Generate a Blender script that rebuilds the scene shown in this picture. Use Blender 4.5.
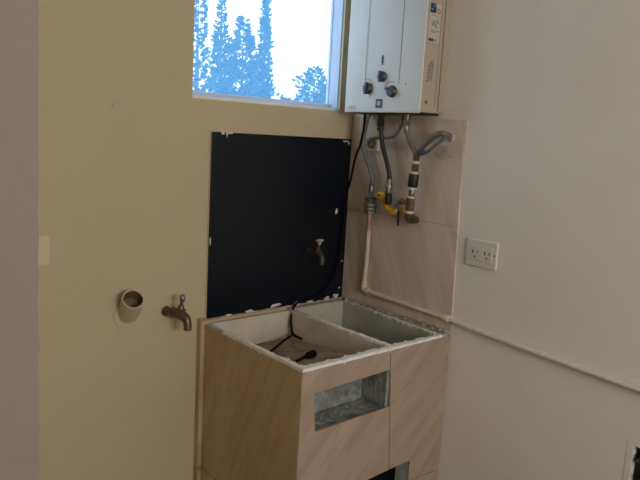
import bpy, bmesh, math, random
from mathutils import Vector, Matrix

# ---------------------------------------------------------------- scene reset
for o in list(bpy.data.objects):
    bpy.data.objects.remove(o, do_unlink=True)
scene = bpy.context.scene
C = scene.collection
random.seed(7)

# ---------------------------------------------------------------- camera
cam_d = bpy.data.cameras.new('camera')
cam_d.sensor_fit = 'HORIZONTAL'
cam_d.sensor_width = 36.0
cam_d.lens = 36.0 * 647.5 / 640.0
cam_d.clip_start = 0.05
cam_d.clip_end = 300
cam = bpy.data.objects.new('camera', cam_d)
C.objects.link(cam)
CAM = Vector((-1.791, -1.879, 1.5))
ra = Vector((0.75640325, -0.65177877, 0.05512308))
dn = Vector((-0.06185935, -0.15517402, -0.9859485))
fw = Vector((0.65117397, 0.74236477, -0.15769274))
m = Matrix.Identity(4)
for i in range(3):
    m[i][0] = ra[i]; m[i][1] = -dn[i]; m[i][2] = -fw[i]; m[i][3] = CAM[i]
cam.matrix_world = m
scene.camera = cam

# ---------------------------------------------------------------- world, light, exposure
w = bpy.data.worlds.new('sky')
scene.world = w
w.use_nodes = True
bg = w.node_tree.nodes['Background']
bg.inputs['Color'].default_value = (0.88, 0.95, 1.0, 1)
bg.inputs['Strength'].default_value = 3.2

def area(name, loc, rot, sx, sy, power, col):
    l = bpy.data.lights.new(name, 'AREA')
    l.shape = 'RECTANGLE'; l.size = sx; l.size_y = sy; l.energy = power; l.color = col
    o = bpy.data.objects.new(name, l); C.objects.link(o)
    o.location = loc; o.rotation_euler = rot
    return o
# added area light, for daylight from an assumed, unseen window behind the camera
area('rear_daylight_fill', (-1.25, -4.14, 1.80), (math.radians(90), 0, 0), 1.3, 0.9, 37, (1.0, 0.895, 0.775))

vs = scene.view_settings
vs.view_transform = 'Standard'
vs.look = 'None'
vs.exposure = 0.0
vs.gamma = 1.0
vs.use_curve_mapping = False

# ---------------------------------------------------------------- helpers: materials
def nodes(name):
    mt = bpy.data.materials.new(name); mt.use_nodes = True
    nt = mt.node_tree
    return mt, nt, nt.nodes['Principled BSDF']

def mat(name, col, rough=0.6, metal=0.0, var=0.06, scale=6.0, bump=0.0, bscale=60.0, spec=0.5, dirt=None, dirt_amt=0.0, dscale=3.0):
    mt, nt, p = nodes(name)
    L = nt.links; N = nt.nodes
    tc = N.new('ShaderNodeTexCoord')
    nz = N.new('ShaderNodeTexNoise'); nz.inputs['Scale'].default_value = scale; nz.inputs['Detail'].default_value = 5
    L.new(tc.outputs['Object'], nz.inputs['Vector'])
    rp = N.new('ShaderNodeValToRGB')
    rp.color_ramp.elements[0].position = 0.3; rp.color_ramp.elements[1].position = 0.7
    rp.color_ramp.elements[0].color = tuple(max(0, c * (1 - var)) for c in col) + (1,)
    rp.color_ramp.elements[1].color = tuple(min(1, c * (1 + var)) for c in col) + (1,)
    L.new(nz.outputs['Fac'], rp.inputs['Fac'])
    out = rp.outputs['Color']
    if dirt:
        n2 = N.new('ShaderNodeTexNoise'); n2.inputs['Scale'].default_value = dscale; n2.inputs['Detail'].default_value = 8
        n2.inputs['Roughness'].default_value = 0.7
        L.new(tc.outputs['Object'], n2.inputs['Vector'])
        r2 = N.new('ShaderNodeValToRGB')
        r2.color_ramp.elements[0].position = 0.48; r2.color_ramp.elements[1].position = 0.66
        r2.color_ramp.elements[0].color = (0, 0, 0, 1); r2.color_ramp.elements[1].color = (dirt_amt,) * 3 + (1,)
        L.new(n2.outputs['Fac'], r2.inputs['Fac'])
        mx = N.new('ShaderNodeMix'); mx.data_type = 'RGBA'
        L.new(r2.outputs['Color'], mx.inputs['Factor'])
        L.new(out, mx.inputs['A']); mx.inputs['B'].default_value = tuple(dirt) + (1,)
        out = mx.outputs['Result']
    L.new(out, p.inputs['Base Color'])
    p.inputs['Roughness'].default_value = rough
    p.inputs['Metallic'].default_value = metal
    p.inputs['Specular IOR Level'].default_value = spec
    if bump:
        n3 = N.new('ShaderNodeTexNoise'); n3.inputs['Scale'].default_value = bscale; n3.inputs['Detail'].default_value = 4
        L.new(tc.outputs['Object'], n3.inputs['Vector'])
        b = N.new('ShaderNodeBump'); b.inputs['Strength'].default_value = bump; b.inputs['Distance'].default_value = 0.01
        L.new(n3.outputs['Fac'], b.inputs['Height'])
        L.new(b.outputs['Normal'], p.inputs['Normal'])
    return mt

def tile_mat(name, axis, angle, base, light, dark, rough=0.35):
    """Marbled ceramic: long soft streaks running at `angle` in the tile's own plane."""
    mt, nt, p = nodes(name)
    L = nt.links; N = nt.nodes
    tc = N.new('ShaderNodeTexCoord')
    sp = N.new('ShaderNodeSeparateXYZ'); L.new(tc.outputs['Object'], sp.inputs[0])
    cb = N.new('ShaderNodeCombineXYZ')
    L.new(sp.outputs[axis], cb.inputs['X']); L.new(sp.outputs['Z'], cb.inputs['Y'])
    mp = N.new('ShaderNodeMapping'); mp.vector_type = 'TEXTURE'
    mp.inputs['Rotation'].default_value = (0, 0, angle)
    L.new(cb.outputs[0], mp.inputs['Vector'])
    mul = N.new('ShaderNodeVectorMath'); mul.operation = 'MULTIPLY'; mul.inputs[1].default_value = (1.2, 9.0, 1.0)
    L.new(mp.outputs[0], mul.inputs[0])
    nz = N.new('ShaderNodeTexNoise'); nz.inputs['Scale'].default_value = 1.6; nz.inputs['Detail'].default_value = 7
    nz.inputs['Distortion'].default_value = 0.5; nz.inputs['Roughness'].default_value = 0.6
    L.new(mul.outputs[0], nz.inputs['Vector'])
    rp = N.new('ShaderNodeValToRGB'); e = rp.color_ramp.elements
    e[0].position = 0.30; e[0].color = dark + (1,)
    e[1].position = 0.72; e[1].color = light + (1,)
    q = e.new(0.5); q.color = base + (1,)
    L.new(nz.outputs['Fac'], rp.inputs['Fac'])
    # thin darker veins
    mul2 = N.new('ShaderNodeVectorMath'); mul2.operation = 'MULTIPLY'; mul2.inputs[1].default_value = (0.8, 5.0, 1.0)
    L.new(mp.outputs[0], mul2.inputs[0])
    n2 = N.new('ShaderNodeTexNoise'); n2.inputs['Scale'].default_value = 1.3; n2.inputs['Detail'].default_value = 3
    L.new(mul2.outputs[0], n2.inputs['Vector'])
    r2 = N.new('ShaderNodeValToRGB'); e = r2.color_ramp.elements
    e[0].position = 0.485; e[0].color = (0, 0, 0, 1)
    e[1].position = 0.515; e[1].color = (0, 0, 0, 1)
    q = e.new(0.5); q.color = (0.28, 0.28, 0.28, 1)
    L.new(n2.outputs['Fac'], r2.inputs['Fac'])
    mx = N.new('ShaderNodeMix'); mx.data_type = 'RGBA'
    L.new(r2.outputs['Color'], mx.inputs['Factor']); L.new(rp.outputs['Color'], mx.inputs['A'])
    mx.inputs['B'].default_value = tuple(c * 0.72 for c in dark) + (1,)
    L.new(mx.outputs['Result'], p.inputs['Base Color'])
    p.inputs['Roughness'].default_value = rough
    p.inputs['Specular IOR Level'].default_value = 0.35
    return mt

def hose_mat(name, col, rough=0.4, metal=0.7, sc=260):
    mt, nt, p = nodes(name)
    L = nt.links; N = nt.nodes
    tc = N.new('ShaderNodeTexCoord')
    ch = N.new('ShaderNodeTexChecker'); ch.inputs['Scale'].default_value = sc
    ch.inputs['Color1'].default_value = tuple(c * 1.25 for c in col) + (1,)
    ch.inputs['Color2'].default_value = tuple(c * 0.7 for c in col) + (1,)
    L.new(tc.outputs['Object'], ch.inputs['Vector'])
    L.new(ch.outputs['Color'], p.inputs['Base Color'])
    p.inputs['Roughness'].default_value = rough; p.inputs['Metallic'].default_value = metal
    return mt

M = {}
M['cream'] = mat('cream_wall_paint', (0.53, 0.445, 0.29), 0.75, var=0.03, scale=2.5, bump=0.12, bscale=35, dirt=(0.48, 0.40, 0.26), dirt_amt=0.35, dscale=5)
M['white_wall'] = mat('off_white_wall_paint', (0.82, 0.80, 0.755), 0.55, var=0.03, scale=2.2, bump=0.10, bscale=30, dirt=(0.79, 0.73, 0.67), dirt_amt=0.4, dscale=2.5)
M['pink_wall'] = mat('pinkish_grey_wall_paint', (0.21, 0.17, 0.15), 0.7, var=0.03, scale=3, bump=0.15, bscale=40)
M['ceiling'] = mat('ceiling_white', (0.75, 0.73, 0.68), 0.8, var=0.02)
M['floor'] = mat('floor_tile_brown', (0.15, 0.115, 0.085), 0.5, var=0.08, scale=4)
M['concrete'] = mat('grey_cement', (0.42, 0.42, 0.38), 0.85, var=0.18, scale=14, bump=0.5, bscale=60, dirt=(0.60, 0.58, 0.52), dirt_amt=0.5, dscale=9)
M['jamb'] = mat('pale_grey_cement', (0.50, 0.51, 0.52), 0.85, var=0.2, scale=25, bump=0.5)
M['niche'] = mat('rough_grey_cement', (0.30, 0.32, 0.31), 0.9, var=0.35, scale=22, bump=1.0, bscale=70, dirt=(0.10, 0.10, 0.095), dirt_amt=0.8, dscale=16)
M['basin'] = mat('pale_basin_cement', (0.62, 0.57, 0.47), 0.8, var=0.08, scale=10, bump=0.3, bscale=50, dirt=(0.45, 0.38, 0.28), dirt_amt=0.45, dscale=7)
M['tank'] = mat('grey_green_tank_cement', (0.47, 0.47, 0.41), 0.8, var=0.08, scale=8, bump=0.25, bscale=40, dirt=(0.36, 0.36, 0.31), dirt_amt=0.5, dscale=6)
M['stain'] = mat('dirty_basin_floor', (0.38, 0.31, 0.235), 0.9, var=0.25, scale=25, bump=0.8, bscale=80, dirt=(0.22, 0.14, 0.09), dirt_amt=0.9, dscale=9)
M['rim'] = mat('white_rim_cement', (0.90, 0.89, 0.87), 0.7, var=0.05, scale=30, bump=0.6, bscale=90, dirt=(0.50, 0.48, 0.44), dirt_amt=0.35, dscale=22)
M['ledge'] = mat('grubby_plaster_ledge', (0.36, 0.31, 0.24), 0.85, var=0.15, scale=18, bump=0.6, bscale=70, dirt=(0.60, 0.57, 0.50), dirt_amt=0.4, dscale=20)
M['grout'] = mat('dark_grout', (0.16, 0.12, 0.09), 0.9, var=0.2, scale=30)
M['wall_grout'] = mat('beige_grout', (0.55, 0.47, 0.38), 0.9, var=0.2, scale=30)
M['tile_front'] = tile_mat('beige_marbled_tile_front', 'X', math.radians(42), (0.41, 0.31, 0.24), (0.485, 0.375, 0.30), (0.34, 0.25, 0.185))
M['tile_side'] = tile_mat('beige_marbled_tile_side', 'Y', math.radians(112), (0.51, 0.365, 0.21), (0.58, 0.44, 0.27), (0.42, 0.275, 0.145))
M['tile_wall'] = tile_mat('beige_marbled_tile_wall', 'Y', math.radians(68), (0.68, 0.575, 0.475), (0.79, 0.68, 0.58), (0.57, 0.46, 0.37))
M['black'] = mat('black_gloss_panel', (0.0035, 0.006, 0.012), 0.30, var=0.15, scale=5, spec=0.30)
M['plaster'] = mat('white_plaster_flake', (0.70, 0.68, 0.62), 0.85, var=0.1, scale=40, bump=0.4, bscale=90)
M['enamel'] = mat('white_heater_enamel', (0.70, 0.71, 0.68), 0.35, var=0.02, scale=4)
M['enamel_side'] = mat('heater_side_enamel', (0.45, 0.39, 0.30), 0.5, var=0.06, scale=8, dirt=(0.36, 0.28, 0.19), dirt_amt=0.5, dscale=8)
M['knob'] = mat('dark_blue_grey_plastic', (0.045, 0.055, 0.075), 0.4, var=0.1)
M['dark'] = mat('near_black_plastic', (0.012, 0.012, 0.014), 0.5, var=0.2)
M['cord'] = mat('matt_black_rubber', (0.004, 0.004, 0.005), 0.7, var=0.2, spec=0.15)
M['seam'] = mat('grey_seam', (0.30, 0.30, 0.29), 0.6)
M['lcd'] = mat('grey_display', (0.42, 0.50, 0.52), 0.25, var=0.03)
M['sticker'] = mat('white_sticker', (0.52, 0.50, 0.45), 0.5, var=0.03)
M['blue_ink'] = mat('navy_ink', (0.02, 0.05, 0.12), 0.5)
M['cyan_ink'] = mat('pale_blue_ink', (0.18, 0.36, 0.50), 0.5)
M['red_ink'] = mat('brick_red_ink', (0.34, 0.10, 0.08), 0.5)
M['grey_ink'] = mat('grey_ink', (0.16, 0.17, 0.17), 0.5)
M['steel'] = mat('dull_steel', (0.27, 0.255, 0.235), 0.45, 0.85, var=0.15, scale=40)
M['old_brass'] = mat('tarnished_brass', (0.13, 0.11, 0.08), 0.42, 0.75, var=0.35, scale=60, dirt=(0.36, 0.30, 0.19), dirt_amt=0.6, dscale=50)
M['tap_dark'] = mat('blackened_brass', (0.085, 0.075, 0.055), 0.5, 0.6, var=0.4, scale=70)
M['brass'] = mat('yellow_brass', (0.55, 0.38, 0.12), 0.35, 0.85, var=0.15, scale=40)
M['gas_yellow'] = mat('yellow_gas_valve_paint', (0.62, 0.34, 0.02), 0.4, var=0.12, scale=40)
M['copper'] = mat('copper_pipe', (0.62, 0.34, 0.24), 0.4, 0.6, var=0.15, scale=30)
M['bronze'] = mat('brown_bronze', (0.17, 0.11, 0.075), 0.45, 0.6, var=0.3, scale=60)
M['teflon'] = mat('white_thread_tape', (0.62, 0.61, 0.57), 0.7, var=0.12, scale=60)
M['blue_tag'] = mat('blue_tag_plastic', (0.03, 0.06, 0.17), 0.5, var=0.2, scale=80)
M['pvc'] = mat('cream_pipe_paint', (0.68, 0.61, 0.47), 0.5, var=0.06, scale=12, dirt=(0.55, 0.42, 0.27), dirt_amt=0.5, dscale=14)
M['pvc_white'] = mat('white_pipe_paint', (0.70, 0.66, 0.58), 0.5, var=0.04, scale=12)
M['hose_grey'] = hose_mat('grey_braided_hose', (0.20, 0.20, 0.20), 0.5, 0.4)
M['hose_dark'] = hose_mat('dark_braided_hose', (0.030, 0.032, 0.038), 0.45, 0.2)
M['hose_mid'] = hose_mat('mid_grey_braided_hose', (0.19, 0.175, 0.155), 0.55, 0.3)
M['plastic_white'] = mat('white_outlet_plastic', (0.72, 0.70, 0.65), 0.35, var=0.02)
M['plastic_cream'] = mat('cream_plate_plastic', (0.62, 0.53, 0.37), 0.45, var=0.02)
M['drain'] = mat('cream_pvc_stub', (0.56, 0.48, 0.33), 0.5, var=0.06, scale=20)
M['drain_in'] = mat('stained_pipe_inside', (0.17, 0.12, 0.055), 0.7, var=0.3, scale=30)
M['frame'] = mat('flare_blue_window_aluminium', (0.50, 0.60, 0.76), 0.4, var=0.02)  # white aluminium with the blue lens flare put into its colour
M['sill'] = mat('white_sill_paint', (0.82, 0.82, 0.80), 0.5, var=0.03)
M['reveal'] = mat('window_reveal_paint', (0.70, 0.68, 0.62), 0.7, var=0.04)
M['rubble'] = mat('dark_rubble', (0.045, 0.036, 0.03), 0.9, var=0.6, scale=60, bump=1.0, bscale=90, dirt=(0.32, 0.27, 0.22), dirt_amt=0.7, dscale=30)
M['void'] = mat('cavity_shade_black', (0.008, 0.008, 0.008), 0.9, var=0.2)  # near-black painted in for the shade inside the openings
M['leaf'] = mat('conifer_green', (0.035, 0.07, 0.035), 0.7, var=0.4, scale=3)
M['leaf2'] = mat('broadleaf_green', (0.05, 0.085, 0.035), 0.7, var=0.4, scale=3)
M['bark'] = mat('bark_brown', (0.10, 0.07, 0.05), 0.9, var=0.3, scale=8)
M['grass'] = mat('dry_grass', (0.14, 0.13, 0.06), 0.9, var=0.3, scale=2)

# window glass: mostly clear, with the blue flare wash mixed into its colour
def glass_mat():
    mt = bpy.data.materials.new('flare_veiled_window_glass'); mt.use_nodes = True
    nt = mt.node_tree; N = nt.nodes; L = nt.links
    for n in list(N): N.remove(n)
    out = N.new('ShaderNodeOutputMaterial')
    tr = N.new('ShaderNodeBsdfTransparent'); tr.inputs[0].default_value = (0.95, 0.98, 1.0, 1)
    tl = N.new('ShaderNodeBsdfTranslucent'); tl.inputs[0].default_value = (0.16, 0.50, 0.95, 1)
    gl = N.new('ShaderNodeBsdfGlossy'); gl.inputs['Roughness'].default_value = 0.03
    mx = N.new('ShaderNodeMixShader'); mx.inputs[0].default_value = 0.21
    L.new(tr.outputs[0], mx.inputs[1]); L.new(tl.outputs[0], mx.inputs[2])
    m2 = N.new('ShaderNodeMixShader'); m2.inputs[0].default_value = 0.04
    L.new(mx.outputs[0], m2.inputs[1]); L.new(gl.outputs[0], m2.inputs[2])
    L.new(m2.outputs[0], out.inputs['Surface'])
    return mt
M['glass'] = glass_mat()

# ---------------------------------------------------------------- helpers: objects and shapes
def obj(name, bm, m, parent=None, smooth=False, kind=None):
    me = bpy.data.meshes.new(name)
    bmesh.ops.recalc_face_normals(bm, faces=bm.faces)
    bm.to_mesh(me); bm.free()
    me.materials.append(M[m])
    if smooth:
        for p in me.polygons: p.use_smooth = True
        try: me.set_sharp_from_angle(angle=math.radians(40))
        except Exception: pass
    o = bpy.data.objects.new(name, me); C.objects.link(o)
    if parent is not None: o.parent = parent
    if kind: o['kind'] = kind
    return o

def thing(name, label, cat, loc=(0, 0, 0), group=None):
    # Empty at the thing's base; its parts are modelled around the world origin and shifted back
    o = bpy.data.objects.new(name, None); C.objects.link(o)
    o.empty_display_size = 0.03
    o.location = loc
    o['label'] = label; o['category'] = cat
    if group: o['group'] = group
    return o

def part(name, bm, m, root, smooth=False, kind=None, label=None):
    """a part given in world coordinates, stored in its root's space"""
    top = root
    off = Vector((0, 0, 0))
    while top is not None:
        off += Vector(top.location); top = top.parent
    bmesh.ops.translate(bm, verts=bm.verts, vec=-off)
    o = obj(name, bm, m, root, smooth, kind)
    if label: o['label'] = label
    return o

def struct(name, bm, m, label=None):
    o = obj(name, bm, m); o['kind'] = 'structure'
    if label: o['label'] = label
    return o

def tag(o, label, cat, group=None, kind=None):
    o['label'] = label; o['category'] = cat
    if group: o['group'] = group
    if kind: o['kind'] = kind
    return o

def box(bm, x0, x1, y0, y1, z0, z1, bev=0.0, seg=2):
    b = bmesh.new() if bev else bm
    vs_ = [b.verts.new((x, y, z)) for x in (x0, x1) for y in (y0, y1) for z in (z0, z1)]
    for f in ((0, 1, 3, 2), (4, 6, 7, 5), (0, 4, 5, 1), (2, 3, 7, 6), (0, 2, 6, 4), (1, 5, 7, 3)):
        b.faces.new([vs_[i] for i in f])
    if bev:
        bmesh.ops.bevel(b, geom=b.edges[:], offset=bev, segments=seg, affect='EDGES', profile=0.5)
        merge(bm, b); b.free()
    return bm

def merge(dst, src):
    mp = {v: dst.verts.new(v.co) for v in src.verts}
    for f in src.faces:
        try: dst.faces.new([mp[v] for v in f.verts])
        except ValueError: pass

def B(*a, **k):
    return box(bmesh.new(), *a, **k)

def frame_of(d):
    d = Vector(d).normalized()
    up = Vector((0, 0, 1)) if abs(d.z) < 0.9 else Vector((0, 1, 0))
    u = d.cross(up).normalized(); v = d.cross(u).normalized()
    return d, u, v

def lathe(bm, p, d, prof, seg=20, sq=None):
    """revolve profile [(t, r)] about axis d from point p; closed at both ends"""
    d, u, v = frame_of(d); p = Vector(p)
    rings = []
    for t, r in prof:
        rings.append([bm.verts.new(p + d * t + (u * math.cos(a) + v * math.sin(a)) * r)
                      for a in (2 * math.pi * k / seg for k in range(seg))])
    for r0, r1 in zip(rings, rings[1:]):
        for k in range(seg):
            bm.faces.new((r0[k], r0[(k + 1) % seg], r1[(k + 1) % seg], r1[k]))
    bm.faces.new(rings[0][::-1]); bm.faces.new(rings[-1])
    return bm

def smooth_path(pts, n=8):
    P = [Vector(p) for p in pts]
    if len(P) < 3: return P
    P = [P[0] * 2 - P[1]] + P + [P[-1] * 2 - P[-2]]
    out = []
    for i in range(1, len(P) - 2):
        a, b, c, d = P[i - 1:i + 3]
        for k in range(n):
            t = k / n
            out.append(0.5 * ((2 * b) + (c - a) * t + (2 * a - 5 * b + 4 * c - d) * t * t + (3 * b - a - 3 * c + d) * t ** 3))
    out.append(P[-2])
    return out

def tube(bm, pts, r, seg=10, smooth=True, n=8):
    P = smooth_path(pts, n) if smooth else [Vector(p) for p in pts]
    d, u, v = frame_of(P[1] - P[0])
    rings = []
    for i, p in enumerate(P):
        t = (P[min(i + 1, len(P) - 1)] - P[max(i - 1, 0)]).normalized()
        u = (u - t * u.dot(t)).normalized(); v = t.cross(u)
        rr = r(i / (len(P) - 1)) if callable(r) else r
        rings.append([bm.verts.new(p + (u * math.cos(a) + v * math.sin(a)) * rr)
                      for a in (2 * math.pi * k / seg for k in range(seg))])
    for r0, r1 in zip(rings, rings[1:]):
        for k in range(seg):
            bm.faces.new((r0[k], r0[(k + 1) % seg], r1[(k + 1) % seg], r1[k]))
    bm.faces.new(rings[0][::-1]); bm.faces.new(rings[-1])
    return bm

def prism(bm, poly, axis, a0, a1):
    """extrude polygon (2D list) along axis: 'y' -> (x,z), 'x' -> (y,z), 'z' -> (x,y)"""
    def P(q, t):
        return {'y': (q[0], t, q[1]), 'x': (t, q[0], q[1]), 'z': (q[0], q[1], t)}[axis]
    A = [bm.verts.new(P(q, a0)) for q in poly]; Bv = [bm.verts.new(P(q, a1)) for q in poly]
    bm.faces.new(A); bm.faces.new(Bv[::-1])
    n = len(poly)
    for i in range(n):
        bm.faces.new((A[i], Bv[i], Bv[(i + 1) % n], A[(i + 1) % n]))
    return bm

def wall_with_hole(axis, t0, t1, u0, u1, z0, z1, h):
    """slab in plane (u, z), thickness t0..t1, one rectangular hole h=(ua,ub,za,zb)"""
    bm = bmesh.new()
    us = [u0, h[0], h[1], u1]; zs = [z0, h[2], h[3], z1]
    V = {}
    def v(i, j, t):
        k = (i, j, t)
        if k not in V:
            V[k] = bm.verts.new((us[i], t, zs[j]) if axis == 'y' else (t, us[i], zs[j]))
        return V[k]
    for i in range(3):
        for j in range(3):
            if i == 1 and j == 1: continue
            for t in (t0, t1):
                bm.faces.new((v(i, j, t), v(i + 1, j, t), v(i + 1, j + 1, t), v(i, j + 1, t)))
    def strip(a, b): bm.faces.new((v(*a, t0), v(*b, t0), v(*b, t1), v(*a, t1)))
    for i in range(3):
        strip((i, 0), (i + 1, 0)); strip((i, 3), (i + 1, 3)); strip((0, i), (0, i + 1)); strip((3, i), (3, i + 1))
    strip((1, 1), (2, 1)); strip((1, 2), (2, 2)); strip((1, 1), (1, 2)); strip((2, 1), (2, 2))
    return bm

def blob(bm, c, rx, rz, plane, depth, n=9, jit=0.35, rnd=random):
    """small irregular flake with thickness lying on a wall plane"""
    poly = []
    for k in range(n):
        a = 2 * math.pi * k / n; q = 1 + rnd.uniform(-jit, jit)
        poly.append((c[0] + rx * q * math.cos(a), c[1] + rz * q * math.sin(a)))
    prism(bm, poly, plane, depth[0], depth[1])
    return bm

# ================================================================ THE ROOM
H = 2.45
XR, YF = -3.6, -4.0
struct('floor', B(XR - .12, .12, YF - .2, .15, -.1, 0.0), 'floor')
struct('ceiling', B(XR - .12, .12, YF - .2, .15, H, H + .1), 'ceiling')
WX0, WX1, WZ0, WZ1 = -.720, -.080, 1.600, 2.20
struct('wall_back', wall_with_hole('y', 0.0, .084, -1.76, 0.0, 0, H, (WX0, WX1, WZ0, WZ1)), 'cream')
wall_right = struct('wall_right', wall_with_hole('x', 0.0, .12, YF, .15, 0, H, (-1.40, -1.203, .45, .703)), 'white_wall')
struct('wall_left', B(-1.76, -1.640, -1.30, 0.0, 0, H), 'cream')
# the wall that frames the laundry corner, its edge uneven where the plaster was patched
bm = bmesh.new()
edge = []
zz = 0.0
rnd = random.Random(3)
while zz < H:
    j = rnd.uniform(-.0025, .0025) if 1.1 < zz < 1.43 else rnd.uniform(-.0006, .0006)
    edge.append((-1.6246 + (zz - 1.406) * .0128 + j * .3, zz)); zz += .012
edge.append((-1.6246 + (H - 1.406) * .0128, H))
poly = edge + [(XR, H), (XR, 0)]
prism(bm, poly, 'y', -1.35, -1.28)
struct('wall_partition', bm, 'pink_wall')
struct('wall_side', B(XR - .12, XR, YF, -1.28, 0, H), 'white_wall')
struct('wall_rear', wall_with_hole('y', YF - .15, YF, XR - .12, .12, 0, H, (-1.9, -.6, 1.35, 2.25)), 'white_wall')

# recessed box low on the right wall
t = thing('recessed_wall_box', 'open recessed box with pale frame low on the right wall', 'wall box', (0, -1.203, .45))
part('box_back', B(.022, .032, -1.40, -1.203, .45, .703), 'void', t)
bm = bmesh.new()
for y0, y1, z0, z1 in ((-1.203, -1.186, .43, .72), (-1.417, -1.40, .43, .72), (-1.40, -1.203, .703, .72), (-1.40, -1.203, .43, .45)):
    box(bm, -.0012, .0, y0, y1, z0, z1)
part('frame', bm, 'white_wall', t)
bm = bmesh.new()
rnd = random.Random(5)
for k in range(26):
    y = rnd.uniform(-1.39, -1.215); z = rnd.uniform(.46, .69)
    s = rnd.uniform(.006, .018)
    lathe(bm, (.022, y, z), (-1, rnd.uniform(-.4, .4), rnd.uniform(-.4, .4)), [(0, s), (s * rnd.uniform(.5, 2), s * .8), (s * 2.6, s * .3)], 6)
part('rubble', bm, 'rubble', t, kind='stuff')

# ================================================================ WINDOW
win = obj('window_1', B(WX0, WX1, .050, .076, WZ0, WZ0 + .026, bev=.003), 'frame')
win['kind'] = 'structure'; win['label'] = 'white framed window with flare-veiled glass facing tall conifers'
for nm, a in (('window_frame', (WX0, WX0 + .006, .050, .076, WZ0 + .026, WZ1)), ('window_frame', (WX1 - .006, WX1, .064, .076, WZ0 + .026, WZ1)),
              ('window_frame', (WX0 + .006, WX1 - .006, .050, .076, WZ1 - .028, WZ1))):
    part(nm, B(*a, bev=.002), 'frame', win)
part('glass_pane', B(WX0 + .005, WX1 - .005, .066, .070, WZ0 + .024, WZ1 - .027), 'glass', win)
part('window_sill', B(WX0, WX1, 0.001, .050, WZ0 - .0005, WZ0 + .004), 'frame', win)
part('sill_nosing', B(WX0, WX1, -.0015, .004, WZ0 - .001, WZ0 + .009, bev=.001), 'sill', win)
bm = bmesh.new()
box(bm, WX1 - .003, WX1 - .0002, .012, .064, WZ0 + .004, WZ1)
part('window_reveal', bm, 'frame', win)  # shares the frame's flare-blue colour

# ================================================================ TILED SPLASHBACK ON THE RIGHT WALL
def wall_tile(poly):
    bm = prism(bmesh.new(), poly, 'x', -.0085, -.0005)
    bmesh.ops.bevel(bm, geom=bm.edges[:], offset=.0008, segments=1, affect='EDGES')
    return part('tile', bm, 'tile_wall', wall_right)
wall_tile([(-.002, .86), (-.558, .86), (-.5495, 1.219), (-.002, 1.219)])
wall_tile([(-.002, 1.223), (-.549, 1.223), (-.541, 1.582), (-.002, 1.582)])
part('grout', B(-.0065, -.0002, -.547, -.002, .86, 1.581), 'wall_grout', wall_right)
# rough patch where a pipe was chased through the tile
rnd = random.Random(11)
part('mortar_patch', blob(bmesh.new(), (-.455, 1.468), .030, .027, 'x', (-.0094, -.0084), n=14, jit=.22, rnd=rnd), 'wall_grout', wall_right)
part('mortar_smear', blob(bmesh.new(), (-.490, 1.455), .012, .006, 'x', (-.0094, -.0084), n=10, jit=.4, rnd=rnd), 'wall_grout', wall_right)

# ================================================================ LAUNDRY SINK
SX, SY, SZ = -.667, -.555, .85
sink = thing('laundry_sink', 'tiled masonry laundry sink with two basins in the corner', 'sink', (SX / 2, SY / 2, 0))
# cement body: walls round a shallow basin and a deep tank
bm = bmesh.new()
box(bm, SX + .009, -.640, SY + .009, -.001, 0, .842)                # left wall
box(bm, -.640, -.012, -.022, -.001, 0, .842)                        # back wall
box(bm, -.640, -.297, SY + .009, -.522, .776, .842)                  # front wall over the niche
box(bm, -.640, -.632, SY + .009, -.522, 0, .776)
box(bm, -.279, -.012, SY + .009, -.522, .43, .842)
box(bm, -.147, -.012, SY + .009, -.495, 0, .43)
part('body', bm, 'basin', sink)
part('back_ledge', B(-.295, -.012, -.022, -.001, .842, .850), 'ledge', sink)
# inner basin walls (pale render), divider and the deep tank
part('divider', B(-.297, -.273, -.522, -.022, .50, .846, bev=.004), 'basin', sink)
bm = bmesh.new()
prism(bm, [(-.001, -.001), (-.020, -.024), (-.058, -.522), (-.001, -.522)], 'z', .45, .850)
part('tank_wall', bm, 'tank', sink)
part('tank_floor', B(-.273, -.02, -.522, -.022, .44, .455), 'tank', sink)
part('tank_back', B(-.273, -.022, -.0265, -.022, .455, .846), 'tank', sink)
bm = prism(bmesh.new(), [(-.022, .70), (-.022, .737), (-.30, .768), (-.522, .785), (-.522, .774), (-.432, .766), (-.41, .70)], 'x', -.640, -.297)
part('basin_floor', bm, 'stain', sink)
# niche lining under the basin
bm = bmesh.new()
box(bm, -.622, -.279, -.435, -.425, .600, .766)                       # back
box(bm, -.622, -.279, SY + .0085, -.435, .600, .640)                # shelf
box(bm, -.632, -.624, -.545, -.435, .600, .775)
box(bm, -.304, -.291, SY + .0087, -.435, .600, .775)
part('niche_lining', bm, 'niche', sink)
bm = bmesh.new(); rnd = random.Random(21)
for k in range(60):
    x = rnd.uniform(-.60, -.30); y = rnd.uniform(-.50, -.44); s = rnd.uniform(.002, .006)
    lathe(bm, (x, y, .639), (rnd.uniform(-.3, .3), rnd.uniform(-.3, .3), 1), [(0, s), (s * .6, s * .8), (s * rnd.uniform(.8, 1.4), s * .3)], 6)
part('cement_crumbs', bm, 'niche', sink, kind='stuff')
# dark cupboard opening below
part('cupboard_jamb', B(-.167, -.147, SY + .0085, -.495, .02, .43), 'jamb', sink)
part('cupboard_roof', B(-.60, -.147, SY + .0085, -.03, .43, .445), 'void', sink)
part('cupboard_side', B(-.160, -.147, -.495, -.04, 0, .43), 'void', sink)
part('cupboard_back', B(-.640, -.16, -.04, -.0225, 0, .43), 'void', sink)

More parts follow.
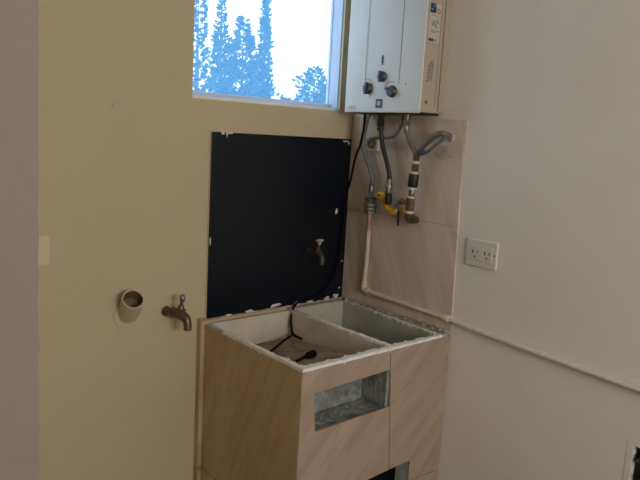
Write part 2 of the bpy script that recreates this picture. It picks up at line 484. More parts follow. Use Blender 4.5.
# outer tiles; the seam leans a little as it was laid
def seam(z): return -.306 + (.855 - z) * .085
def stile(poly, axis, a, m):
    bm = prism(bmesh.new(), poly, axis, a[0], a[1])
    bmesh.ops.bevel(bm, geom=bm.edges[:], offset=.0009, segments=1, affect='EDGES')
    return part('tile', bm, m, sink)
g = .0014
fy = (SY, SY + .0085)
stile([(SX + .001, .326), (-.615, .326), (-.615, .43), (-.615, .65), (-.608, .6485), (seam(.65) - g, .6505), (seam(.43) - g, .4245), (seam(.43) - .3, .4155),
       (-.615, .4145), (-.6155, .66), (-.6215, .772), (seam(.778) - .004, .778), (seam(.84) - g, .84), (SX + .001, .84)][:1] +
      [(-.56, .326), (-.56, .416), (seam(.43) - g, .4245), (seam(.65) - g, .6505), (-.608, .6485), (-.6215, .772), (seam(.778) - g, .778), (seam(.845) - g, .842), (SX + .001, .842)],
      'y', fy, 'tile_front')
stile([(seam(.425) + g, .4255), (-.167, .4275), (-.167, .352), (-.002, .344), (-.002, .842), (seam(.842) + g, .842)], 'y', fy, 'tile_front')
stile([(-.167, .349), (-.002, .341), (-.002, .01), (-.167, .01)], 'y', fy, 'tile_front')
stile([(SX + .001, .323), (-.56, .323), (-.56, .01), (SX + .001, .01)], 'y', fy, 'tile_front')
sx = (SX, SX + .0085)
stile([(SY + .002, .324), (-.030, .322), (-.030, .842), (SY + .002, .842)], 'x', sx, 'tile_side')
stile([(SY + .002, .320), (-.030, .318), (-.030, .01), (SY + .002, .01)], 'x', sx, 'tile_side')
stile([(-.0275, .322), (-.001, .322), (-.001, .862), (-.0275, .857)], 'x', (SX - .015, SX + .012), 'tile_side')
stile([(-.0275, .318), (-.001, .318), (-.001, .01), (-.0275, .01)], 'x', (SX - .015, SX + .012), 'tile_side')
bm = bmesh.new()
box(bm, SX + .003, -.57, SY + .003, SY + .0088, .318, .33)
part('grout', bm, 'grout', sink)
part('grout', B(SX + .003, SX + .0088, SY + .003, -.002, .02, .84), 'grout', sink)
part('grout', prism(bmesh.new(), [(seam(.842) - .006, .842), (seam(.778) - .004, .779), (seam(.778) + .008, .779), (seam(.842) + .006, .842)], 'y', SY + .002, SY + .0088), 'grout', sink)
part('grout', prism(bmesh.new(), [(seam(.65) - .004, .650), (seam(.43) - .006, .43), (seam(.43) + .006, .43), (seam(.65) + .006, .650)], 'y', SY + .002, SY + .0088), 'grout', sink)
part('grout', prism(bmesh.new(), [(-.166, .356), (-.004, .348), (-.004, .336), (-.166, .344)], 'y', SY + .002, SY + .0088), 'grout', sink)

# ragged white cement rim
def ragged(p0, p1, wa, wb, z0, z1, side, seed, n=26, jit=.25):
    """strip along p0->p1; width wa at start, wb at end, laid to `side` (+1 left of direction)"""
    rnd = random.Random(seed)
    p0 = Vector(p0); p1 = Vector(p1); d = (p1 - p0); nrm = Vector((-d.y, d.x)).normalized() * side
    outer, inner = [], []
    for k in range(n + 1):
        t = k / n; wdt = wa + (wb - wa) * t
        outer.append(p0 + d * t + nrm * rnd.uniform(-.0012, .0012))
        inner.append(p0 + d * t + nrm * wdt * (1 + rnd.uniform(-jit, jit)))
    bm = bmesh.new()
    def col(q, z): return bm.verts.new((q.x, q.y, z))
    rows = []
    for a, b in zip(outer, inner):
        dz = rnd.uniform(-.0014, .0014)
        rows.append((col(a, z0), col(a, z1 + dz), col((a + b) / 2, z1 + dz + .001), col(b, z1 + dz - .001), col(b, z0)))
    for r0, r1 in zip(rows, rows[1:]):
        for i in range(5):
            bm.faces.new((r0[i], r0[(i + 1) % 5], r1[(i + 1) % 5], r1[i]))
    bm.faces.new(rows[0]); bm.faces.new(rows[-1][::-1])
    return bm
part('rim', ragged((SX + .001, -.14), (SX + .001, SY + .001), .012, .024, .836, .851, -1 * -1, 1), 'rim', sink, smooth=True)
part('rim', ragged((SX + .0225, SY + .001), (-.285, SY + .001), .026, .022, .836, .851, 1, 2), 'rim', sink, smooth=True)
part('rim', ragged((-.285, SY + .002), (-.035, SY + .003), .030, .016, .836, .850, 1, 3, jit=.3), 'rim', sink, smooth=True)
part('rim', ragged((SX + .001, -.025), (SX + .001, -.14), .024, .012, .834, .847, 1, 4), 'concrete', sink, smooth=True)
part('rim', ragged((-.296, -.12), (-.296, -.522), .012, .024, .840, .850, 1, 6, n=60, jit=.2), 'rim', sink, smooth=True)
part('rim', ragged((-.020, -.03), (-.058, -.525), .003, .010, .842, .8515, 1, 8, n=60, jit=.3), 'rim', sink, smooth=True)
part('side_ledge', ragged((-.012, -.024), (-.040, -.552), .011, .030, .842, .8515, 1, 9, jit=.2), 'ledge', sink, smooth=True)
bm = bmesh.new(); rnd = random.Random(31)
for k in range(40):
    y = rnd.uniform(-.54, -.03)
    lathe(bm, (-.010 - rnd.uniform(0, .012), y, .848), (0, 0, 1), [(0, .006), (.006 + rnd.uniform(0, .006), .004), (.012, .002)], 6)
part('mortar_crumbs', bm, 'ledge', sink, kind='stuff')

# ================================================================ BLACK PANEL ON THE BACK WALL
panel = thing('splash_panel', 'glossy black panel with chipped edges on the wall behind the sink', 'panel', (-.33, -.004, .851))
part('sheet', B(-.648, -.016, -.0095, -.003, .858, 1.496, bev=.001), 'black', panel)
part('backing', B(-.6515, -.013, -.003, -.0003, .853, 1.4975), 'cream', panel)
rnd = random.Random(41)
for cx, cz, rx, rz in ((-.607, 1.494, .006, .006), (-.592, 1.490, .004, .010), (-.58, 1.495, .010, .004), (-.045, 1.487, .012, .004), (-.030, 1.480, .005, .008),
                       (-.075, 1.214, .006, .012), (-.646, 1.13, .003, .012), (-.018, 1.30, .003, .010), (-.03, 1.01, .003, .004), (-.47, .862, .018, .005), (-.36, .868, .026, .008), (-.56, .861, .012, .003),
                       (-.25, .862, .014, .005), (-.19, .862, .02, .004), (-.10, .864, .012, .006), (-.05, .868, .016, .008), (-.033, .90, .003, .004)):
    part('chip', blob(bmesh.new(), (cx, cz), rx, rz, 'y', (-.0112, -.0094), rnd=rnd, jit=.5), 'plaster', panel)
rnd = random.Random(43)
poly = [(-.648, .852)] + [(-.648 + .632 * k / 40, .857 + rnd.uniform(-.003, .005)) for k in range(41)] + [(-.016, .852)]
part('mortar_bead', prism(bmesh.new(), poly, 'y', -.0105, -.0092), 'ledge', panel)

# ================================================================ WATER HEATER
HX, HY0, HY1, HZ0, HZ1 = -.125, -.438, -.076, 1.594, 2.19
h = thing('water_heater', 'white wall-hung gas water heater with three dark knobs', 'water heater', (HX / 2, (HY0 + HY1) / 2, HZ0))
part('casing', B(-.114, -.002, HY0 + .002, HY1 - .002, HZ0 + .004, HZ1, bev=.004), 'enamel_side', h)
part('front_cover', B(HX, -.116, HY0, HY1, HZ0, HZ1 + .004, bev=.003, seg=3), 'enamel', h)
part('seam_strip', B(-.1165, -.1135, HY0 + .003, HY1 - .003, HZ0 + .006, HZ1 - .002), 'seam', h)
part('back_flange', B(-.030, -.0015, HY0 - .0035, HY0 + .003, HZ0 + .012, HZ1 - .01), 'enamel_side', h)
part('underside', B(-.108, -.006, HY0 + .012, HY1 - .012, HZ0 - .002, HZ0 + .004), 'dark', h)
# raised centre panel, its two long folds
part('fold', B(HX - .0035, HX + .002, -.177, -.171, 1.690, HZ1 - .01, bev=.0012), 'enamel', h)
part('fold', B(HX - .0012, HX + .002, -.3415, -.3385, 1.690, HZ1 - .01, bev=.0008), 'seam', h)
# sight slot
s = part('sight_window', B(HX - .0020, HX + .001, -.262, -.252, 1.757, 1.790, bev=.001), 'seam', h)
part('slot_glass', B(HX - .0027, HX - .0018, -.260, -.254, 1.762, 1.785), 'dark', s)
def knob(y, z, r, ang):
    k = part('knob', lathe(bmesh.new(), (HX + .001, y, z), (-1, 0, 0), [(0, r), (.004, r), (.0055, r * .92), (.013, r * .86), (.015, r * .75)], 24), 'knob', h, smooth=True)
    b = B(-.008, .0, -r * .22, r * .22, -r * 1.02, r * 1.02, bev=.001)
    bmesh.ops.rotate(b, verts=b.verts, cent=(0, 0, 0), matrix=Matrix.Rotation(ang, 3, 'X'))
    bmesh.ops.translate(b, verts=b.verts, vec=(HX - .012, y, z))
    part('grip', b, 'knob', k)
knob(-.262, 1.717, .0185, 0.0)
knob(-.196, 1.678, .0205, 0.15)
knob(-.312, 1.666, .0205, -1.1)
for y, z in ((-.187, 1.680), (-.305, 1.668)):
    a = [math.radians(q) for q in range(20, 125, 12)]
    part('dial_mark', tube(bmesh.new(), [(HX - .0004, y - .031 * math.cos(q) * (1 if y < -.25 else -1) * -1, z + .031 * math.sin(q)) for q in a], .0010, 6), 'grey_ink', h)
d = part('display_bezel', B(HX - .003, HX + .001, -.268, -.238, 1.611, 1.641, bev=.001), 'knob', h)
part('display', B(HX - .0036, HX - .0029, -.260, -.247, 1.619, 1.633), 'lcd', d)
part('name_strip', B(HX - .0004, HX + .001, -.135, -.097, 1.606, 1.618), 'sticker', h)
part('rivet', lathe(bmesh.new(), (HX + .001, -.372, 1.690), (-1, 0, 0), [(0, .004), (.0015, .003)], 10), 'seam', h)
# side stickers
sy0, sy1 = HY0 - .0002, HY0 + .0021
st = part('sticker', B(-0.1060, -0.0499, HY0 + .0008, sy1, 1.826, 1.95), 'sticker', h, label='white sticker with blue block and red roundel')
ya = (HY0 + .0003, HY0 + .0010)
part('print_block', B(-0.1048, -0.0767, *ya, 1.918, 1.948), 'blue_ink', st)
part('print_block', B(-0.0975, -0.0828, *ya[:1], HY0 + .0009, 1.924, 1.934), 'cyan_ink', st)
part('print_mark', B(-0.1023, -0.0877, HY0 - .0001, HY0 + .0005, 1.927, 1.931), 'cyan_ink', st)
part('print_mark', B(-0.0901, -0.0792, HY0 - .0001, HY0 + .0005, 1.939, 1.943), 'cyan_ink', st)
part('roundel', lathe(bmesh.new(), (-0.0633, HY0 + .0010, 1.926), (0, -1, 0), [(0, .0085), (.0008, .0085)], 18), 'red_ink', st)
part('roundel_centre', lathe(bmesh.new(), (-0.0633, HY0 + .0004, 1.926), (0, -1, 0), [(0, .004), (.0006, .004)], 14), 'sticker', st)
for k, (xa, xb, z) in enumerate(((-0.0962, -0.0792, 1.910), (-0.0743, -0.0621, 1.907), (-0.0987, -.05, 1.862), (-0.0962, -0.0645, 1.857))):
    part('print_line', B(xa, xb, *ya, z, z + .002), 'grey_ink', st)
part('print_line', tube(bmesh.new(), [(-0.0938, HY0 + .0006, 1.872), (-0.0840, HY0 + .0006, 1.895), (-0.0743, HY0 + .0006, 1.876), (-0.0670, HY0 + .0006, 1.897), (-0.0596, HY0 + .0006, 1.885)], .0012, 6), 'grey_ink', st)
part('print_line', tube(bmesh.new(), [(-0.0962, HY0 + .0006, 1.885), (-0.0792, HY0 + .0006, 1.880), (-0.0621, HY0 + .0006, 1.872)], .0010, 6), 'grey_ink', st)
part('print_block', B(-0.1048, -0.0792, *ya, 1.829, 1.838), 'blue_ink', st)
part('print_block', B(-0.0743, -0.0621, *ya, 1.830, 1.838), 'cyan_ink', st)
# slanted script decal lower down
sc = part('script_decal', tube(bmesh.new(), [(-0.0964, sy1 - .0014, 1.700), (-0.0720, sy1 - .0014, 1.718)], .0016, 6), 'grey_ink', h)
for k, z in enumerate((1.712, 1.724, 1.736, 1.748)):
    part('script_stroke', tube(bmesh.new(), [(-0.0940, sy1 - .0014, z), (-0.0818, sy1 - .0014, z + .012), (-0.0720, sy1 - .0014, z + .019)], .0017, 6), 'grey_ink', sc)
part('script_stroke', tube(bmesh.new(), [(-0.0696, sy1 - .0014, 1.765), (-0.0708, sy1 - .0014, 1.73), (-0.0757, sy1 - .0014, 1.700)], .0012, 6), 'cyan_ink', sc)
part('script_dot', lathe(bmesh.new(), (-0.0964, sy1, 1.699), (0, -1, 0), [(0, .003), (.0016, .003)], 10), 'grey_ink', sc)
part('screw', lathe(bmesh.new(), (-0.0899, sy1 + .001, 1.632), (0, -1, 0), [(0, .0065), (.002, .0065), (.0035, .003)], 14), 'bronze', h)
part('crease_line', B(-.047, -.0445, HY0 + .0009, sy1, HZ0 + .02, HZ1 - .02), 'seam', h)  # thin dark strip drawn for the crease down the heater's side
# outlet nipples under the heater
for y, x in ((-.205, -.06), (-.300, -.055), (-.330, -.06), (-.122, -.05)):
    part('nipple', lathe(bmesh.new(), (x, y, HZ0), (0, 0, -1), [(0, .013), (.012, .013), (.013, .010), (.020, .010)], 14), 'steel' if y != -.205 else 'dark', h, smooth=True)

# ================================================================ HOSES, VALVES AND PIPES
def nut(bm, p, d, r, l, seg=6):
    return lathe(bm, p, d, [(0, r * .92), (l * .12, r), (l * .88, r), (l, r * .92)], seg)
# square pipe outlet in the tile with a brass stub
t = thing('pipe_outlet', 'small square wall outlet with brass stub under the heater', 'pipe fitting', (-.01, -.124, 1.455))
bm = bmesh.new()
for a in ((-.157, -.148, 1.457, 1.513), (-.100, -.092, 1.457, 1.513), (-.148, -.100, 1.505, 1.513), (-.148, -.100, 1.457, 1.465)):
    box(bm, -.020, -.0088, *a)
part('collar_plate', bm, 'plaster', t)
part('recess', B(-.012, -.0088, -.148, -.100, 1.465, 1.505), 'plaster', t)
part('stub', nut(bmesh.new(), (-.010, -.128, 1.484), (-1, 0, 0), .013, .024), 'brass', t)
part('stub', nut(bmesh.new(), (-.012, -.122, 1.474), (-1, .0, 0), .008, .014), 'old_brass', t)

t = thing('flexible_hose', 'dark flexible hose bending from the heater to the square outlet', 'hose', (-.055, -.300, 1.574))
part('hose_body', tube(bmesh.new(), [(-.055, -.300, 1.572), (-.056, -.299, 1.552), (-.055, -.279, 1.523), (-.052, -.245, 1.509), (-.047, -.190, 1.507), (-.040, -.150, 1.502), (-.032, -.128, 1.487)], .0062), 'hose_grey', t, smooth=True)
part('hose_nut', nut(bmesh.new(), (-.055, -.300, 1.576), (0, 0, -1), .0125, .020), 'steel', t)

t = thing('flexible_hose', 'grey hose running from behind the power cord to the copper pipe', 'hose', (-.05, -.118, 1.574))
part('hose_body', tube(bmesh.new(), [(-.05, -.122, 1.572), (-.050, -.114, 1.53), (-.050, -.109, 1.496), (-.050, -.117, 1.459), (-.050, -.148, 1.404), (-.048, -.168, 1.358), (-.042, -.162, 1.322)], .0085), 'hose_grey', t, smooth=True)
part('hose_ferrule', lathe(bmesh.new(), (-.042, -.162, 1.335), (0.01, .03, -1), [(0, .0105), (.03, .0115), (.032, .009), (.045, .009)], 14), 'steel', t, smooth=True)

t = thing('water_pipe', 'cream painted water pipe dropping from a union and running along the right wall', 'pipe', (-.012, -.15, .905))
u = part('union', nut(bmesh.new(), (-.040, -.159, 1.284), (0, 0, -1), .0205, .018, 8), 'old_brass', t)
bm = bmesh.new()
for k in range(3):
    nut(bm, (-.040, -.160, 1.262 - .014 * k), (0, 0, -1), .0250 - .0015 * k, .0120, 12)
part('union_ring', bm, 'steel', u)
part('union_tail', lathe(bmesh.new(), (-.040, -.160, 1.30), (0, 0, -1), [(0, .0095), (.065, .0095)], 12), 'steel', u, smooth=True)
part('copper_tail', tube(bmesh.new(), [(-.040, -.160, 1.225), (-.040, -.158, 1.20), (-.034, -.153, 1.165), (-.030, -.151, 1.15)], .0085), 'copper', t, smooth=True)
part('pipe_run', tube(bmesh.new(), [(-.031, -.1515, 1.155), (-.022, -.143, 1.05), (-.016, -.132, .945)], .0092), 'pvc', t, smooth=True)
part('elbow', tube(bmesh.new(), [(-.016, -.132, .950), (-.015, -.130, .930), (-.0155, -.133, .919), (-.016, -.146, .915), (-.016, -.160, .9145)], .0125, 12), 'pvc', t, smooth=True)
part('pipe_run', tube(bmesh.new(), [(-.017, -.150, .9145), (-.017, -.35, .909), (-.0165, -.545, .903)], .0088), 'pvc', t, smooth=True)
part('pipe_run', tube(bmesh.new(), [(-.0155, -.540, .903), (-.014, -.756, .889), (-.0115, -.966, .878), (-.0115, -1.21, .868), (-.0115, -2.0, .840)], .0092), 'pvc_white', t, smooth=True)
part('coupling', lathe(bmesh.new(), (-.017, -.527, .9035), (0, -1, -.03), [(0, .0105), (.003, .0125), (.025, .0125), (.028, .0105)], 14), 'pvc_white', t, smooth=True)
part('pipe_clamp', B(-.020, -.0005, -.765, -.752, .876, .884), 'pvc_white', t)

t = thing('gas_hose', 'black gas hose hanging from the heater to the yellow valve', 'hose', (-.06, -.205, 1.574))
part('hose_body', tube(bmesh.new(), [(-.06, -.205, 1.56), (-.06, -.208, 1.535), (-.061, -.222, 1.482), (-.061, -.246, 1.429), (-.058, -.261, 1.387), (-.054, -.262, 1.352)], .0085), 'hose_dark', t, smooth=True)
part('hose_nut', nut(bmesh.new(), (-.06, -.205, 1.574), (0, 0, -1), .0135, .026), 'dark', t)
part('hose_nut', nut(bmesh.new(), (-.06, -.206, 1.545), (0, -.05, -1), .013, .012, 8), 'dark', t)
part('hose_ferrule', lathe(bmesh.new(), (-.054, -.262, 1.362), (.02, .05, -1), [(0, .0095), (.018, .0125), (.020, .014), (.034, .014), (.036, .011), (.052, .011)], 12), 'steel', t, smooth=True)

t = thing('gas_valve', 'yellow gas shutoff valve below the black hose', 'valve', (-.03, -.255, 1.24))
part('valve_body', tube(bmesh.new(), [(-.048, -.254, 1.318), (-.050, -.250, 1.29), (-.050, -.252, 1.268), (-.049, -.262, 1.252), (-.048, -.285, 1.245), (-.046, -.305, 1.247)], lambda q: .0145 if q < .3 else (.0125 if q < .7 else .0135), 12), 'gas_yellow', t, smooth=True)
part('valve_cheek', lathe(bmesh.new(), (-.050, -.236, 1.296), (-.3, .95, 0), [(-.012, .019), (.012, .019), (.022, .015), (.025, .006)], 14), 'gas_yellow', t, smooth=True)
part('valve_stem', lathe(bmesh.new(), (-.060, -.232, 1.300), (-1, 0, 0), [(0, .004), (.012, .004)], 10), 'dark', t)
part('valve_handle', B(-.076, -.052, -.283, -.264, 1.268, 1.312, bev=.007), 'dark', t)
part('wall_stub', lathe(bmesh.new(), (-.046, -.300, 1.247), (1, 0, 0), [(0, .010), (.037, .010)], 12), 'gas_yellow', t, smooth=True)
part('end_cap', lathe(bmesh.new(), (-.046, -.302, 1.247), (0, -1, .05), [(0, .0125), (.006, .0125), (.008, .009)], 12), 'steel', t)
part('lever', B(-.056, -.050, -.321, -.3155, 1.198, 1.250, bev=.001), 'dark', t)

t = thing('flexible_hose', 'grey braided hose from the heater down to the black-banded valve stack', 'hose', (-.06, -.330, 1.574))
part('hose_body', tube(bmesh.new(), [(-.06, -.330, 1.57), (-.06, -.334, 1.539), (-.059, -.347, 1.505), (-.055, -.366, 1.475), (-.050, -.377, 1.460)], .0085), 'hose_mid', t, smooth=True)
part('hose_nut', nut(bmesh.new(), (-.06, -.330, 1.574), (0, 0, -1), .013, .022), 'steel', t)
part('hose_ferrule', lathe(bmesh.new(), (-.06, -.331, 1.552), (0, -.06, -1), [(0, .0105), (.022, .0105), (.024, .0095)], 12), 'steel', t, smooth=True)

t = thing('flexible_hose', 'grey hose looping sideways from the valve stack up to the tiled wall', 'hose', (-.05, -.38, 1.46))
part('hose_body', tube(bmesh.new(), [(-.048, -.380, 1.458), (-.050, -.408, 1.489), (-.052, -.448, 1.519), (-.050, -.478, 1.532), (-.034, -.490, 1.528), (-.012, -.492, 1.522)], .0098), 'hose_mid', t, smooth=True)
part('hose_body', tube(bmesh.new(), [(-.030, -.491, 1.524), (-.042, -.476, 1.510), (-.048, -.455, 1.493), (-.050, -.427, 1.471), (-.050, -.405, 1.462), (-.048, -.385, 1.456)], .0070), 'hose_grey', t, smooth=True)
part('paper_tag', B(-.066, -.058, -.421, -.401, 1.459, 1.476, bev=.003), 'blue_tag', t, label='blue tag')
part('wall_flange', lathe(bmesh.new(), (-.0085, -.492, 1.522), (-1, 0, 0), [(0, .015), (.003, .014), (.008, .010)], 14), 'concrete', t, smooth=True)

t = thing('valve_stack', 'stack of brown fittings with a black band and white thread tape', 'valve', (-.045, -.365, 1.24))
def seg(z0, z1, r, m, nm, sg=14):
    # stack leans slightly: y drifts with height
    y = lambda z: -.3605 - (z - 1.256) * .073
    d = Vector((0, y(z1) - y(z0), z1 - z0)); l = d.length
    return part(nm, lathe(bmesh.new(), (-.045, y(z0), z0), d, [(0, r * .93), (l * .1, r), (l * .9, r), (l, r * .93)], sg), m, t, smooth=sg > 8)
seg(1.432, 1.460, .0120, 'bronze', 'top_nut', 6)
seg(1.424, 1.434, .0130, 'teflon', 'thread_tape')
seg(1.396, 1.425, .0125, 'bronze', 'nipple', 6)
seg(1.388, 1.397, .0145, 'teflon', 'thread_tape')
seg(1.342, 1.389, .0185, 'dark', 'black_coupling', 10)
seg(1.332, 1.343, .0150, 'teflon', 'thread_tape')
seg(1.308, 1.333, .0115, 'steel', 'nipple')
seg(1.302, 1.309, .0140, 'teflon', 'thread_tape')
vb = seg(1.256, 1.303, .0150, 'bronze', 'valve_body', 8)
seg(1.248, 1.257, .0160, 'teflon', 'thread_tape')
part('elbow', tube(bmesh.new(), [(-.045, -.360, 1.252), (-.045, -.360, 1.236), (-.040, -.362, 1.226), (-.022, -.364, 1.224), (-.009, -.365, 1.224)], .0145, 12), 'old_brass', t, smooth=True)
part('elbow_nut', nut(bmesh.new(), (-.045, -.372, 1.236), (0, -1, .1), .012, .012, 8), 'old_brass', t)
part('bonnet', lathe(bmesh.new(), (-.050, -.352, 1.285), (-.5, .85, .1), [(0, .008), (.014, .008), (.016, .012), (.024, .012), (.026, .008)], 12), 'bronze', vb, smooth=True)
part('handle_wing', tube(bmesh.new(), [(-.062, -.331, 1.294), (-.064, -.325, 1.282), (-.066, -.318, 1.266)], .0042, 8), 'steel', vb, smooth=True)

# ================================================================ POWER CORD OF THE HEATER
pc = part('power_cord', tube(bmesh.new(), [(-.062, -.123, 1.592), (-.062, -.120, 1.533), (-.062, -.107, 1.477), (-.060, -.083, 1.427), (-.050, -.054, 1.34), (-.034, -.022, 1.289), (-.034, -.016, 1.217),
      (-.044, -.016, 1.10), (-.064, -.016, .98), (-.115, -.017, .90), (-.20, -.019, .872), (-.262, -.022, .866), (-.291, -.033, .840), (-.303, -.042, .805), (-.300, -.046, .775), (-.308, -.056, .757),
      (-.345, -.075, .756), (-.400, -.110, .757), (-.460, -.155, .762), (-.535, -.21, .766), (-.585, -.29, .774), (-.55, -.345, .780), (-.475, -.323, .779), (-.458, -.318, .779)], .0045, 8), 'cord', h, smooth=True, label='thin black power cord')
part('plug', lathe(bmesh.new(), (-.462, -.318, .779), (1, .20, .0), [(0, .005), (.012, .007), (.018, .012), (.045, .013), (.052, .012)], 10), 'cord', pc, smooth=True)
part('dark_strand', tube(bmesh.new(), [(-.304, -.050, .765), (-.302, -.075, .757), (-.302, -.11, .757)], .0045, 8), 'cord', pc, smooth=True)  # short dark strand along the foot of the divider
for s_ in (-1, 1):
    part('prong', lathe(bmesh.new(), (-.413 - s_ * .0014, -.308 + s_ * .006, .780), (1, .20, .0), [(0, .0022), (.016, .0022)], 8), 'steel', pc)

# ================================================================ TAPS AND STUB ON THE BACK WALL
def bib_tap(name, label, base, m, s=1.0, handle='steel'):
    x, y, z = base
    t = thing(name, label, 'tap', base)
    part('wall_flange', lathe(bmesh.new(), (x, y, z), (0, -1, 0), [(0, .017 * s), (.003 * s, .016 * s), (.012 * s, .0115 * s), (.022 * s, .0105 * s)], 16), m, t, smooth=True)
    part('hex_nut', nut(bmesh.new(), (x, y - .020 * s, z), (0, -1, 0), .0170 * s, .016 * s), m, t)
    part('body', tube(bmesh.new(), [(x, y - .034 * s, z), (x, y - .055 * s, z), (x, y - .075 * s, z - .003 * s), (x, y - .089 * s, z - .013 * s), (x, y - .093 * s, z - .028 * s)],
                      lambda q: (.0160 - .005 * abs(q - .3)) * s, 14), m, t, smooth=True)
    part('nozzle', lathe(bmesh.new(), (x, y - .093 * s, z - .022 * s), (0, 0, -1), [(0, .0105 * s), (.006 * s, .0125 * s), (.020 * s, .0125 * s), (.022 * s, .009 * s)], 14), 'bronze' if m == 'old_brass' else m, t, smooth=True)
    part('bonnet', lathe(bmesh.new(), (x, y - .062 * s, z + .006 * s), (0, -.12, 1), [(0, .015 * s), (.012 * s, .0155 * s), (.014 * s, .011 * s), (.024 * s, .0085 * s), (.026 * s, .005 * s), (.036 * s, .0045 * s)], 14), m, t, smooth=True)
    hd = part('handle', lathe(bmesh.new(), (x, y - .068 * s, z + .040 * s), (0, -.1, 1), [(0, .005 * s), (.004 * s, .0085 * s), (.016 * s, .0095 * s), (.023 * s, .007 * s), (.026 * s, .003 * s)], 12), handle, t, smooth=True)
    return t
bib_tap('wall_tap', 'tarnished brass tap sticking out of the cream wall left of the sink', (-.800, 0, .905), 'old_brass', 1.05).rotation_euler.z = math.radians(17)
t = bib_tap('wall_tap', 'dirty tap mounted on the black panel above the sink', (-.205, -.0097, 1.062), 'tap_dark', .85, 'ledge')
part('cross_handle', tube(bmesh.new(), [(-.222, -.069, 1.113), (-.205, -.069, 1.115), (-.188, -.069, 1.113)], .0042, 8), 'ledge', t, smooth=True)

t = thing('drain_pipe', 'open cream drain pipe stub poking out of the left wall', 'pipe', (-.953, 0, .946))
P0 = Vector((-.929, .004, .914)); P1 = Vector((-.9425, -.060, .977)); D = (P1 - P0)
Ln = D.length
d_, u_, v_ = frame_of(D)
bm = bmesh.new(); sg = 28
rings = []
for tt, r in ((0, .0335), (Ln, .0335), (Ln, .0298), (.01, .0298)):
    rings.append([bm.verts.new(P0 + d_ * tt + (u_ * math.cos(a) + v_ * math.sin(a)) * r) for a in (2 * math.pi * k / sg for k in range(sg))])
for r0, r1 in zip(rings, rings[1:]):
    for k in range(sg): bm.faces.new((r0[k], r0[(k + 1) % sg], r1[(k + 1) % sg], r1[k]))
bm.faces.new(rings[-1])
part('pipe_wall', bm, 'drain', t, smooth=True)
part('stained_lining', lathe(bmesh.new(), P0 + d_ * .040, d_, [(0, .0296), (.004, .0296)], 24), 'drain_in', t)
bm = bmesh.new()
rings = []
for tt, r in ((.038, .0297), (Ln - .003, .0297), (Ln - .003, .0290), (.038, .0290)):
    rings.append([bm.verts.new(P0 + d_ * tt + (u_ * math.cos(a) + v_ * math.sin(a)) * r) for a in (2 * math.pi * k / sg for k in range(sg))])
for r0, r1 in zip(rings, rings[1:] + rings[:1]):
    for k in range(sg): bm.faces.new((r0[k], r0[(k + 1) % sg], r1[(k + 1) % sg], r1[k]))
part('stained_lining', bm, 'drain_in', t, smooth=True)
rnd = random.Random(51)
part('plaster_collar', blob(bmesh.new(), (-.936, .915), .040, .056, 'y', (-.003, -.0002), n=16, jit=.12, rnd=rnd), 'cream', t)

# ================================================================ OUTLET AND PLATE
t = thing('power_outlet', 'white double power outlet on the right wall beside the tiles', 'outlet', (-.003, -.65, 1.105))
part('plate', B(-.009, -.0004, -.712, -.592, 1.104, 1.193, bev=.003), 'plastic_white', t)
f = part('insert', B(-.0115, -.008, -.695, -.610, 1.124, 1.175, bev=.001), 'plastic_white', t)
for yc in (-.629, -.676):
    r_ = part('receptacle', B(-.0135, -.011, yc - .020, yc + .020, 1.132, 1.167, bev=.0012), 'plastic_white', f) if False else None
    for dy, dz, a, b in ((-.009, .006, .0016, .0045), (.008, .006, .0020, .0055)):
        part('slot', B(-.0121, -.0112, yc + dy - a, yc + dy + a, 1.147 + dz - b, 1.147 + dz + b), 'dark', f)
    part('slot', lathe(bmesh.new(), (-.0112, yc, 1.137), (-1, 0, 0), [(0, .0032), (.0009, .0032)], 10), 'dark', f)
part('screw', lathe(bmesh.new(), (-.0088, -.7035, 1.150), (-1, 0, 0), [(0, .003), (.001, .0025)], 10), 'dark', t)

pt = obj('wall_plate', B(-1.245, -1.172, -.007, -.0003, 1.096, 1.181, bev=.002), 'plastic_cream')
tag(pt, 'cream wall plate half hidden behind the left wall edge', 'wall plate')

# small paint chips on the back wall
for cx, cz, rx, rz in ((-.985, 1.556, .006, .005), (-.992, 1.545, .004, .003), (-.978, 1.563, .003, .004)):
    ch = obj('paint_chip', blob(bmesh.new(), (cx, cz), rx, rz, 'y', (-.0012, -.0002), n=8, jit=.4), 'ledge')
    ch.parent = bpy.data.objects['wall_back']

for cx, cz, rx, rz in ((-1.670, 1.512, .0018, .0022), (-1.674, 1.452, .0016, .0028), (-1.662, 1.500, .0010, .0012)):
    ch = obj('paint_chip', blob(bmesh.new(), (cx, cz), rx, rz, 'y', (-1.3506, -1.3499), n=8, jit=.4), 'ledge')
    ch.parent = bpy.data.objects['wall_partition']

# ================================================================ OUTSIDE
g_ = obj('ground', B(-60, 90, 3.0, 120, -.3, -.1), 'grass'); g_['kind'] = 'structure'

def dirpos(dx, dy, dist): return CAM.x + dx * dist, CAM.y + dy * dist

def sprays(bm, pts, rnd, size, n_each=3, up=.5):
    """leafy sprays: little bent blades with real extent in all directions"""
    for p, out in pts:
        for k in range(n_each):
            d = (Vector(out) + Vector((rnd.uniform(-.7, .7), rnd.uniform(-.7, .7), rnd.uniform(-.2, .6) + up))).normalized()
            s = d.cross(Vector((rnd.uniform(-1, 1), rnd.uniform(-1, 1), rnd.uniform(-1, 1)))).normalized()
            l = size * rnd.uniform(.6, 1.4); wd = l * rnd.uniform(.18, .35)
            a = Vector(p); b = a + d * l * .5 + s * wd; c = a + d * l; e = a + d * l * .5 - s * wd
            vs_ = [bm.verts.new(q) for q in (a, b, c, e)]
            bm.faces.new(vs_)

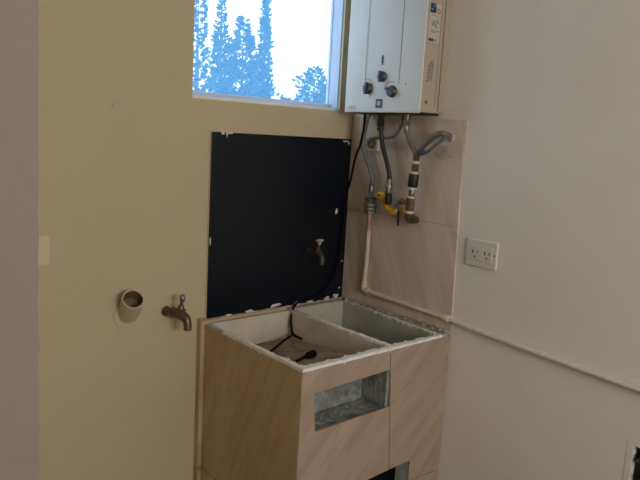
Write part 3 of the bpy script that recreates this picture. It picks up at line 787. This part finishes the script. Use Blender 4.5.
def conifer(name, label, x, y, prof, top, seed, n=2600, size=.26, gap=0.0, m='leaf', up=.5, s=1.0):
    """prof: list of (z, radius)"""
    prof = [(1.5 + (z - 1.5) * s if z > 1.5 else z, r * s) for z, r in prof]; top = 1.5 + (top - 1.5) * s; size *= s
    rnd = random.Random(seed)
    t = thing(name, label, 'tree', (x, y, -.1), group='trees outside the window')
    part('trunk', lathe(bmesh.new(), (x, y, -.1), (0, 0, 1), [(0, .16), (top * .6, .07), (top * .97, .012)], 8), 'bark', t)
    def R(z):
        for (z0, r0), (z1, r1) in zip(prof, prof[1:]):
            if z0 <= z <= z1: return r0 + (r1 - r0) * (z - z0) / (z1 - z0)
        return prof[-1][1]
    pts = []
    z0, z1 = prof[0][0], prof[-1][0]
    clumps = [(rnd.uniform(0, 2 * math.pi), rnd.uniform(z0, z1)) for k in range(40)]
    while len(pts) < n:
        z = rnd.uniform(z0, z1); r = R(z)
        if rnd.random() > (r + .05) / (max(q[1] for q in prof) + .05): continue
        a = rnd.uniform(0, 2 * math.pi)
        wob = 1 + .28 * math.sin(a * 3 + z * 4 + seed) + .2 * math.sin(z * 11 + a * 2)
        rr = r * wob * math.sqrt(rnd.uniform(.05, 1))
        if gap and math.sin(z * 5.3 + a + seed) * math.sin(a * 2 + z * 2.1) > 1 - gap: continue
        pts.append(((x + rr * math.cos(a), y + rr * math.sin(a), z), (math.cos(a), math.sin(a), 0)))
    bm = bmesh.new()
    sprays(bm, pts, rnd, size, 2, up)
    part('foliage', bm, m, t, kind='stuff')
    return t

x, y = dirpos(.529, .849, 29)
conifer('cypress_tree', 'slim pointed cypress near the left edge of the window', x, y, [(0.2, .60), (2.5, .58), (3.6, .36), (4.8, .24), (5.4, .13), (6.2, .05), (6.8, .01)], 6.9, 1, 2600, .15, s=1.160)
x, y = dirpos(.556, .831, 34)
conifer('conifer_tree', 'broad shaggy conifer in the middle of the tree group', x, y, [(0.2, .95), (3.0, .85), (3.8, .64), (4.5, .46), (5.0, .26), (5.5, .12), (5.8, .02)], 5.8, 2, 2300, .24, gap=.5, up=.15, s=1.308)
x, y = dirpos(.582, .813, 26)
conifer('cypress_tree', 'tall narrow cypress beside the open bright sky', x, y, [(0.2, .50), (2.8, .44), (3.6, .25), (4.6, .17), (5.6, .12), (6.6, .06), (7.6, .01)], 7.6, 3, 2600, .15, s=1.040)
x, y = dirpos(.500, .866, 23)
conifer('conifer_tree', 'sparse tree cut off by the left window edge', x, y, [(0.2, .6), (3.2, .5), (3.8, .22), (4.4, .38), (5.0, .25), (5.8, .25), (6.4, .05)], 6.4, 4, 1100, .2, gap=.5, up=.1, s=0.920)
x, y = dirpos(.643, .766, 27)
conifer('round_tree', 'small round leafy tree at the lower right of the window', x, y, [(2.2, .20), (2.9, .42), (3.4, .62), (3.8, .56), (4.15, .25), (4.25, .02)], 3.9, 5, 900, .16, gap=.3, m='leaf2', up=.1)
x, y = dirpos(.6635, .748, 31)
conifer('round_tree', 'low leafy tree peeking past the right window frame', x, y, [(2.0, .30), (2.9, .46), (3.4, .40), (3.75, .05)], 3.5, 6, 700, .16, m='leaf2', up=.1, s=1.148)
# clipped hedge line further back
hb = thing('hedge', 'low hedge line along the bottom of the window view', 'hedge', (dirpos(.60, .80, 42)[0], dirpos(.60, .80, 42)[1], -.1))
bm = bmesh.new(); rnd = random.Random(9); pts = []
for k in range(5200):
    q = rnd.random(); dx, dy = (.47 + .23 * q), (.883 - .175 * q)
    dist = 42 + rnd.uniform(-.5, .5); xx, yy = dirpos(dx, dy, dist)
    top = 3.55 + .25 * math.sin(q * 23) + .15 * math.sin(q * 61)
    pts.append(((xx, yy, rnd.uniform(.2, top)), (rnd.uniform(-1, 1), -1, 0)))
sprays(bm, pts, rnd, .34, 2, .3)
part('foliage', bm, 'leaf2', hb, kind='stuff')
